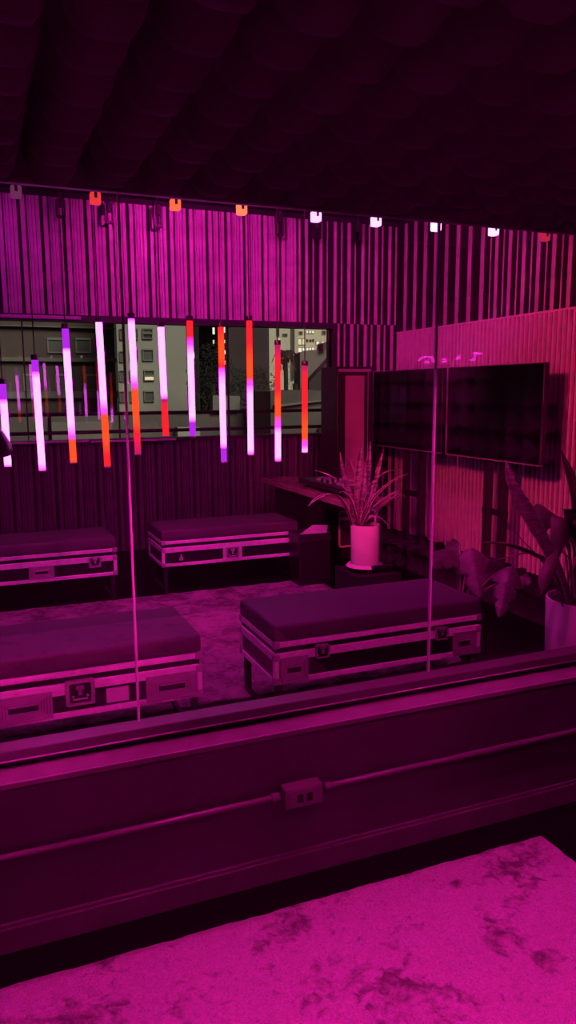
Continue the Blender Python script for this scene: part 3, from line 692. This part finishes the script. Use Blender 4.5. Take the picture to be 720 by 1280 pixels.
# drooping dark broad leaf group near the top
leaf(t, [Q2(*p) for p in ((716, 760, .1), (712, 690, .1), (700, 650, .08), (684, 642, .06), (672, 658, .05), (668, 672, .04))], [.014, .02, .16, .18, .12, .003], M['leafdark'], org2, side=Vector((.3, -.5, -.6)), fold=.15, n=20)
leaf(t, [Q2(*p) for p in ((716, 760, .05), (718, 690, .0), (714, 655, -.04), (706, 648, -.06), (700, 672, -.08), (698, 700, -.09))], [.014, .02, .10, .15, .10, .003], M['leafdark'], org2, side=FS, fold=.2, n=20)
leaf(t, [Q2(*p) for p in ((718, 750, -.04), (716, 720, -.08), (712, 700, -.1), (702, 688, -.12))], [.012, .012, .012, .006], M['stem'], org2)
leaf(t, [Q2(*p) for p in ((720, 752, -.1), (716, 720, -.12), (720, 690, -.12), (714, 672, -.12))], [.012, .014, .012, .006], M['stem'], org2)
leaf(t, [Q2(*p) for p in ((722, 756, .0), (730, 700, -.05), (734, 660, -.1), (716, 640, -.12), (704, 636, -.12))], [.014, .06, .12, .12, .003], M['leafdark'], org2, side=FS, fold=.2)

# monstera behind the right bench: lobed broad leaves on stems in a dark pot
P3 = Vector((2.95, 1.86, 0))
t = thing('monstera_plant', 'low plant with big lobed leaves between the right bench and the right-edge pot', 'plant', P3)
bm = B(); lathe(bm, [(0, .0), (.11, .0), (.14, .26), (.13, .26), (.12, .22), (0, .22)], 32); obj('pot', bm, M['black'], t, smooth=math.radians(40))
def lobed(name, base, tip, width, m, nl=3, droop=.06, nrm=None, cut=.45):
    """a broad leaf with deep side lobes, cupped along its midrib"""
    base, tip = Vector(base), Vector(tip); ax = (tip-base); Ln = ax.length; ax.normalize()
    nrm = Vector(nrm or (-.35, -.75, .5)); nrm = (nrm-ax*nrm.dot(ax)).normalized(); sd = ax.cross(nrm)
    bm = B(); N = 36; rows = []
    for i in range(N+1):
        s = i/N
        w = width*min(1, (s/.2+.05)**.6)*(max(0, 1-s)**.7)*1.15
        l = .5+.5*math.cos(2*PI*s*nl); w *= 1-cut*(l**5)*(1 if .1 < s < .93 else 0)
        c = base+ax*Ln*s-Vector((0, 0, droop*s*s))
        row = []
        for k in range(9):
            u = k/8*2-1
            z = -abs(u)**1.4*w*.42+abs(u)*math.sin(s*nl*2*PI)*w*.12
            row.append(bm.verts.new(c+sd*u*w+ax*abs(u)*w*.28+nrm*z-P3))
        rows.append(row)
    uvl = bm.loops.layers.uv.verify()
    for i in range(N):
        for k in range(8):
            f = bm.faces.new((rows[i][k], rows[i][k+1], rows[i+1][k+1], rows[i+1][k])); f.smooth = True
            for l, uu in zip(f.loops, (k/8, (k+1)/8, (k+1)/8, k/8)): l[uvl].uv = (uu, .5)
    me = bpy.data.meshes.new(name); bm.to_mesh(me); bm.free(); me.materials.append(m)
    o = bpy.data.objects.new(name, me); COL.objects.link(o); o.parent = t
    sdm = o.modifiers.new('solid', 'SOLIDIFY'); sdm.thickness = .0025; sdm.offset = 0
    bm = B(); mid = (base+P3)/2+Vector((0, 0, .22)); pp = [P3+Vector((0, 0, .21))-P3, mid-P3, base-P3]
    tube(bm, [pp[0]*(1-f)**2+pp[1]*2*f*(1-f)+pp[2]*f*f for f in [i/10 for i in range(11)]], .006, 6); obj('stalk', bm, M['stem'], t, smooth=True)
R3 = lambda px, py, y: at(px, py, y=y)
lobed('leaf', R3(588, 684, 1.95), R3(600, 744, 1.75), .13, M['leafmon'], 2, .02)
lobed('leaf', R3(566, 688, 1.9), R3(540, 706, 1.7), .11, M['leafdark'], 3, .02, nrm=(-.2, -.5, .8))
lobed('leaf', R3(640, 708, 1.7), R3(624, 768, 1.55), .10, M['leafmon'], 3, .02)
lobed('leaf', R3(648, 722, 1.68), R3(664, 726, 1.6), .06, M['leafmon'], 2, .01)
lobed('leaf', R3(575, 680, 2.1), R3(548, 690, 2.2), .14, M['leafdark'], 3, .03, nrm=(-.2, -.5, .8))
lobed('leaf', R3(610, 695, 2.0), R3(612, 742, 1.95), .12, M['leafdark'], 2, .03)

# round black lamp entering at the left edge
lp = at(-34, 556, y=.95)
t = thing('pendant_lamp', 'black round pendant lamp shade entering at the left picture edge', 'pendant lamp', lp)
bm = B(); lathe(bm, [(.02, .16), (.03, .13), (.07, .10), (.115, .05), (.142, .0), (.146, -.025), (.138, -.045), (.10, -.055), (0, -.057)], 48); obj('shade', bm, M['cabinet'], t, smooth=math.radians(60))
bm = B(); tube(bm, [(0, 0, .15), (0, 0, FZ-lp.z)], .005, 8); obj('cord', bm, M['cable'], t)

# magenta script light on the near right wall that the glass mirrors over the screens
def mirror(px, py, x):
    d = fw*FPX + rt*(px-360) - up*(py-640); p = CAM+d*((x-CAM.x)/d.x); return Vector((x, 2*GY-p.y, p.z))
NXW = NX1-.085
t = thing('neon_sign', 'small magenta neon scribble on the near wall, mirrored in the glass above the televisions', 'neon sign', (NXW, -1.4, 1.95))
def neon(pts, r=.005):
    bm = B(); tube(bm, [mirror(x, y, NXW)-t.location for x, y in pts], r, 6); obj('neon_stroke', bm, NE, t)
NE = emit('neon_glow', (1, .03, .85), 9)
for pts in (((523, 451), (528, 446.5), (533, 446)), ((536, 446), (540, 446.5), (542, 453)), ((531, 454), (533, 451), (536, 454)), ((553, 449), (557, 449)), ((553, 452), (558, 452)), ((570, 449), (574, 445), (573, 450)), ((588, 450), (592, 450), (596, 440)), ((592, 441.5), (601, 442))): neon(pts)

# ================================================================== OUTSIDE, THROUGH THE STREET WINDOW
C_ = dict(
 pale = mat('pale_render', (.40, .39, .33), .9, var=.08, vscale=.4), cream = mat('cream_render', (.80, .74, .58), .9, var=.08, vscale=.3),
 brown = mat('brown_render', (.12, .085, .078), .9, var=.25, vscale=.5), greyb = mat('grey_render', (.21, .195, .175), .9, var=.1, vscale=.3),
 dark = mat('dark_render', (.075, .052, .055), .9, var=.2, vscale=.4), roof = mat('old_roof', (.13, .11, .10), .9, var=.3, vscale=.8),
 wframe = mat('window_surround', (.28, .27, .23), .8), wdark = mat('unlit_window', (.10, .10, .09), .4), wblack = mat('dark_opening', (.02, .02, .02), .5),
 lit = emit('lit_window', (1, .82, .5), 1.1), litw = emit('lit_window_white', (1, .93, .75), 1.3), rail = mat('railing', (.03, .027, .03), .5),
 tree = mat('night_foliage', (.035, .034, .028), .9, var=.4, vscale=3), bark = mat('bark', (.05, .04, .035), .9))
def ext(px0, py0, px1, py1, Y):
    a, b = at(px0, py0, y=Y), at(px1, py1, y=Y); return min(a.x, b.x), min(a.z, b.z), max(a.x, b.x), max(a.z, b.z)
def building(label, px0, py0, px1, py1, Y, m, depth=8., wins=(), bands=()):
    A = at(px0, 500, y=Y); th = math.atan2(A.x, A.y-CAMY)          # blocks stand square to the street they face
    u = Vector((math.cos(th), -math.sin(th), 0)); v = Vector((math.sin(th), math.cos(th), 0)); A.z = -9
    def fp(px, py):
        d = fw*FPX + rt*(px-360) - up*(py-640); P = CAM+d*((A-CAM).dot(v)/d.dot(v)); return (P-A).dot(u), P.z+9
    def rc(x0, y0, x1, y1):
        c = [fp(x0, y0), fp(x1, y1)]; return c[0][0], c[1][1], c[1][0], c[0][1]
    t = thing('building', label, 'building', A, -th)
    _, _, W, H = rc(px0, py0, px1, py1)
    bm = B(); box(bm, 0, 0, 0, W, depth, H); obj('walls', bm, m, t)
    for (wx0, wy0, wx1, wy1, kind) in wins:
        a = rc(wx0, wy0, wx1, wy1); wf = B(); s = (a[2]-a[0])*.09
        box(wf, a[0]-s, -.12, a[1]-s, a[2]+s, .02, a[1]); box(wf, a[0]-s, -.12, a[3], a[2]+s, .02, a[3]+s*2)
        box(wf, a[0]-s, -.10, a[1], a[0], .02, a[3]); box(wf, a[2], -.10, a[1], a[2]+s, .02, a[3])
        f = obj('window', wf, C_['wframe'], t)
        p = B(); box(p, a[0], -.04, a[1], a[2], .02, a[3]); obj('pane', p, C_[kind], f)
    for (by0, by1, mm) in bands:
        a = rc(px0, by0, px1, by1); p = B(); box(p, 0, -.35, a[1], W, .02, a[3]); obj('balcony_band', p, C_[mm], t)
    return t
building('dim brown apartment block behind the leftmost light tubes', -60, 300, 148, 548, 34, C_['brown'], 6,
  [(60, 425, 78, 440, 'wdark'), (95, 425, 112, 440, 'wdark'), (30, 470, 48, 487, 'wdark'), (70, 470, 86, 487, 'wdark'), (108, 470, 122, 487, 'wdark')], bands=((405, 412, 'greyb'), (446, 453, 'greyb'), (490, 497, 'greyb')))
building('pale building with a column of small arched windows between the light tubes', 149, 300, 236, 548, 24, C_['pale'], 9,
  [(179, 412, 190, 417, 'wdark'), (179, 418, 190, 423, 'wblack'), (179, 438, 191, 450, 'wdark'), (181, 464, 192, 470, 'wdark'), (181, 471, 192, 475, 'lit'), (181, 490, 192, 501, 'wdark'),
   (163, 412, 172, 424, 'wdark'), (163, 438, 172, 450, 'wdark'), (163, 464, 172, 476, 'wdark'), (163, 490, 172, 502, 'wdark'), (150, 412, 156, 424, 'wdark'), (150, 440, 157, 452, 'wdark'), (150, 464, 157, 476, 'wdark'), (150, 490, 157, 502, 'wdark')])
# lit sill strip of the one lit window and dark half of the top one
building('narrow dark block with bright lit windows beside the pale building', 236, 300, 250, 548, 40, C_['dark'], 8,
  [(231+6, 416, 241, 426, 'litw'), (237, 441, 243, 448, 'litw'), (236.5, 405, 240, 409, 'wdark')])
building('grey brown tower with small square windows and a lit stair strip', 250, 300, 284, 548, 45, C_['greyb'], 10,
  [(253, 410, 257, 413, 'wblack'), (253, 423.5, 257, 426.5, 'wblack'), (253, 436, 257, 439, 'wblack'), (265.5, 409.5, 268.5, 418, 'litw'), (266, 425, 268, 430, 'lit'), (279, 409, 281.5, 416, 'litw'), (279.5, 425, 281.5, 429, 'lit'), (280, 438, 282, 443, 'litw'), (280, 451, 282, 456, 'lit')])
building('dark narrow tower without lit windows left of the palm', 284, 300, 337, 548, 36, C_['dark'], 7, bands=())
building('bright cream tower block behind the palm', 337, 300, 373, 500, 55, C_['cream'], 10,
  [(346, 404, 349, 420, 'wdark'), (364, 404, 368, 440, 'wdark'), (354, 418, 359, 420, 'wdark'), (347, 423, 350.5, 426, 'lit'), (364, 445, 367, 475, 'wdark')])
w = []
for (yy0, yy1) in ((413.5, 416.5),):
    w += [(383, yy0, 385.2, yy1, 'litw'), (386.5, yy0, 389, yy1, 'litw'), (390, yy0, 392.5, yy1, 'litw'), (374, 415, 378, 418, 'wdark'), (403, 414, 407, 418, 'wdark')]
w += [(372.8, 424, 376.8, 430.8, 'lit'), (378, 424, 382, 430.8, 'lit'), (383, 424.5, 385, 427, 'wblack'), (387, 424.5, 389, 427, 'wblack'), (390.5, 424.5, 392.5, 427, 'wblack'), (395.5, 427, 398.5, 431, 'litw'), (402, 427, 405, 431, 'litw')]
w += [(373, 435, 377, 440, 'litw'), (378, 435, 382, 438.5, 'litw'), (383, 435, 385.5, 438, 'litw'), (386.5, 434.7, 389, 437.7, 'litw'), (390, 434.5, 392.5, 437.5, 'litw')]
building('distant cream block with rows of glowing windows', 373, 300, 420, 470, 60, C_['cream'], 10, w)
# wedge-shaped grey gable nearer
Yg = 20
t = thing('building', 'plain grey gable end with sloping lit face below the glowing windows', 'building', (0, Yg, 0))
def prism(name, poly, Y, depth, m, t):
    bm = B(); f = [bm.verts.new(at(x, y, y=Y)-Vector(t.location)) for x, y in poly]
    for v, q_ in zip(f, poly):
        if q_[1] >= 545: v.co.z = -9
    g = [bm.verts.new(v.co+Vector((0, depth, 0))) for v in f]
    bm.faces.new(f); bm.faces.new(g[::-1])
    for i in range(len(f)): j = (i+1) % len(f); bm.faces.new((f[i], g[i], g[j], f[j]))
    return obj(name, bm, m, t)
prism('gable_wall', [(375, 441), (404, 436), (405, 429), (436, 421), (440, 548), (375, 548)], Yg, .5, C_['greyb'], t)
prism('stair_flank', [(386, 478), (421, 440), (440, 432), (440, 548), (386, 548)], Yg-.4, .4, C_['dark'], t)
prism('roof_box', [(404, 430), (411, 428), (411, 436), (404, 438)], Yg-.3, .3, C_['brown'], t)
t = thing('building', 'low dark rooftops below the palm at the right end of the window', 'building', (0, 15, 0))
prism('roof', [(338, 489), (384, 487), (440, 492), (440, 560), (338, 560)], 15, 1.7, C_['roof'], t)
prism('roof_ridge', [(345, 506), (415, 498), (416, 500), (345, 509)], 14.8, .2, C_['greyb'], t)
prism('tiled_slope', [(405, 535), (425, 515), (425, 545), (405, 545)], 14.6, .3, C_['pale'], t)
t = thing('building', 'low rooftops with a grey flat wall behind the middle light tubes', 'building', (0, 17, 0))
prism('roof', [(150, 517), (240, 520), (340, 508), (340, 560), (150, 560)], 17, 1.7, C_['roof'], t)
prism('flat_wall', [(266, 494), (300, 495), (300, 514), (266, 516)], 16.8, .3, C_['greyb'], t)
prism('lit_parapet', [(222, 534), (250, 534), (250, 546), (222, 546)], 16.6, .3, C_['pale'], t)
t = thing('building', 'low dim terrace roofs at the left end of the window', 'building', (0, 16, 0))
prism('roof', [(-60, 520), (148, 519), (148, 560), (-60, 560)], 16, 1.7, C_['roof'], t)
prism('terrace_wall', [(62, 528), (140, 526), (140, 546), (62, 546)], 15.8, .3, C_['greyb'], t)
# foliage
def blob_tree(label, px, py, Y, rx, rz, n=900, trunk=True, cat='tree'):
    c = at(px, py, y=Y); t = thing('tree', label, cat, (c.x, Y, -9)); rnd = random.Random(int(px*7))
    bm = B()
    for i in range(n):
        v = Vector((rnd.gauss(0, 1), rnd.gauss(0, 1), rnd.gauss(0, 1))).normalized()*(rnd.random()**.4)
        p = Vector((v.x*rx, v.y*rx*.6, c.z+9+v.z*rz)); s = rx*rnd.uniform(.025, .06)
        a = Vector((rnd.gauss(0, 1), rnd.gauss(0, 1), rnd.gauss(0, 1))).normalized(); b = a.orthogonal().normalized()
        bm.faces.new([bm.verts.new(p+a*s), bm.verts.new(p+b*s*.5), bm.verts.new(p-a*s), bm.verts.new(p-b*s*.5)])
    obj('foliage', bm, C_['tree'], t)
    bm = B(); tube(bm, [(0, 0, 0), (.1, 0, 4), (0, 0, c.z+9)], .22, 8, r1=.08); obj('trunk', bm, C_['bark'], t)
blob_tree('dark leafy tree behind the light tube with purple foot', 266, 480, 20, .85, 1.25, 2600)
blob_tree('dark bush below the palm beside the rooftop', 369, 480, 19, .35, .75, 1200)
blob_tree('dark shrub in front of the dark tower', 312, 488, 21, 1.1, .8, 1600)
# palm
pcx = at(357, 440, y=20)
t = thing('palm_tree', 'palm with drooping dark fronds before the cream tower', 'palm', (pcx.x, 20, -9))
bm = B(); tube(bm, [(0, 0, 0), (.06, 0, 5), (0, 0, pcx.z+9)], .11, 8, r1=.07); obj('trunk', bm, C_['bark'], t)
for k in range(15):
    a = 2*PI*k/15+.2; L_ = .62*(.85+.3*((k*7) % 5)/5); e = .5 if k % 3 else .15
    bm = B(); o0 = Vector((0, 0, pcx.z+9)); dr = Vector((math.cos(a), math.sin(a)*.8, 0)); prev = None
    for i in range(11):
        f = i/10; c = o0+dr*L_*f*(1-.25*f)+Vector((0, 0, L_*(e*f*1.6-1.5*f*f))); wd = .13*math.sin(PI*min(1, f+.12))+.01
        s = Vector((-dr.y, dr.x, 0))*wd+Vector((0, 0, -wd*.7)); s2 = Vector((dr.y, -dr.x, 0))*wd+Vector((0, 0, -wd*.7))
        row = [bm.verts.new(c+s), bm.verts.new(c), bm.verts.new(c+s2)]
        if prev and i % 2:
            bm.faces.new((prev[0], prev[1], row[1], row[0])); bm.faces.new((prev[1], prev[2], row[2], row[1]))
        elif prev: bm.faces.new((prev[1], row[1], row[0])); bm.faces.new((prev[1], row[2], row[1]))
        prev = row
    obj('frond', bm, C_['tree'], t)
# balcony rail outside the window
RYb = 7.1
t = thing('balcony_railing', 'thin dark horizontal railing just outside the street window', 'railing', (0, RYb, 0))
za, zb2 = at(200, 516, y=RYb).z, at(200, 538, y=RYb).z
for z in (za, zb2):
    bm = B(); tube(bm, [(FX0-1, 0, z), (6, 0, z)], .022, 8); obj('rail_bar', bm, C_['rail'], t)
for px in (62, 410):
    x = at(px, 530, y=RYb).x; bm = B(); tube(bm, [(x, 0, .0), (x, 0, za)], .02, 8); obj('post', bm, C_['rail'], t)
struct('floor_balcony', simple(box, FX0-1.2, FYB+.35, -.12, 6.2, RYb+.15, 0), C_['roof'], 'balcony floor', 'floor')
struct('ground', simple(box, -80, 8, -9.2, 160, 140, -9), C_['roof'], 'dark street level', 'ground')

# ================================================================== LIGHT
def spot(name, loc, target, P, col, size=110, blend=.6, r=.05):
    l = bpy.data.lights.new(name, 'SPOT'); l.energy = P; l.color = col; l.spot_size = math.radians(size); l.spot_blend = blend; l.shadow_soft_size = r
    o = bpy.data.objects.new(name, l); COL.objects.link(o); o.location = loc
    o.rotation_euler = (Vector(target)-Vector(loc)).to_track_quat('-Z', 'Y').to_euler(); return o
MG = (1, .012, .41); PU = (.95, .012, .60); RD = (1, .03, .17)
for x, P in ((-.2, 34), (1.0, 40), (2.1, 34)):
    spot('ledge_downlight', (x, -.42, 2.17), (x, -.42, 0), P, MG, 125, .5, .04)
for x, y in ((-.2, -1.5), (.8, -1.5), (1.8, -1.5), (-.2, -2.6), (.8, -2.6), (1.8, -2.6)):
    spot('near_downlight', (x, y, 2.17), (x, y, 0), 135, MG, 88, .6, .05)
spot('foam_fill', (2.0, -.8, 2.12), (2.9, -2.4, 1.4), 36, MG, 70, .8, .04)  # unseen spot added to brighten the wall foam mirrored in the glass
spot('bench_fill', (-.1, -1.1, 2.17), (.2, 1.2, .35), 260, MG, 40, .8, .05)  # unseen spots added to brighten the fronts of the nearer benches
spot('bench_fill', (1.5, -1.1, 2.17), (1.6, 1.2, .35), 70, MG, 46, .8, .05)
# live room
spot('wall_wash', (2.0, 3.9, 3.6), (2.2, 5.86, 2.9), 225, (1, .012, .52), 100, 1., .04)
spot('wall_wash', (.2, 4.6, 3.6), (.1, 5.86, 2.9), 45, (.9, .012, .62), 95, 1., .04)
spot('slat_fill', (.5, .45, 2.62), (4.8, 4.6, 1.4), 640, RD, 56, .7, .06)  # unseen red spots added for the slats, set so television shadows stay hidden
spot('slat_fill', (1.2, .45, 2.62), (4.8, 2.2, 1.6), 120, RD, 60, .8, .06)
spot('rib_wash', (1.2, 2.0, 3.5), (4.8, 4.9, 3.1), 300, (.95, .012, .62), 50, .8, .05)
spot('rib_wash', (2.4, 1.0, 3.5), (4.8, 3.0, 3.1), 60, (1, .012, .30), 55, .8, .05)
spot('wall_wash', (3.6, 3.8, 3.6), (3.9, 5.86, 2.9), 80, (1, .012, .50), 80, 1., .04)
spot('plant_fill', (1.6, .4, 2.62), (3.05, 1.3, .8), 85, MG, 42, .8, .05)  # unseen spot added to lift the plant at the right edge
spot('front_fill', (.5, .6, 3.55), (.5, 4.0, .3), 300, MG, 62, .8, .06)  # unseen spots added to light the sides that face the camera
spot('front_fill', (1.9, .6, 3.55), (2.7, 3.6, .3), 330, MG, 62, .8, .06)
spot('room_downlight', (.4, 2.4, 3.55), (.4, 2.6, 0), 110, PU, 110, .6, .1)
spot('room_downlight', (2.0, 1.7, 3.55), (2.0, 2.0, 0), 90, PU, 100, .6, .1)
# street glow on the facades outside
s = bpy.data.lights.new('city_glow', 'SUN'); s.energy = 2.1; s.color = (1, .96, .80); s.angle = math.radians(25)
o = bpy.data.objects.new('city_glow', s); COL.objects.link(o); o.rotation_euler = (math.radians(64), 0, math.radians(10))
wd = bpy.data.worlds.new('night'); SC.world = wd; wd.use_nodes = True
wd.node_tree.nodes['Background'].inputs[0].default_value = (.030, .028, .024, 1); wd.node_tree.nodes['Background'].inputs[1].default_value = 1

SC.view_settings.view_transform = 'Standard'; SC.view_settings.look = 'None'; SC.view_settings.gamma = 1; SC.view_settings.exposure = 0
SC.view_settings.use_curve_mapping = False
SC.cycles.max_bounces = 10; SC.cycles.transparent_max_bounces = 24; SC.cycles.diffuse_bounces = 4; SC.cycles.glossy_bounces = 4
SC.cycles.use_denoising = True; SC.cycles.sample_clamp_indirect = 4
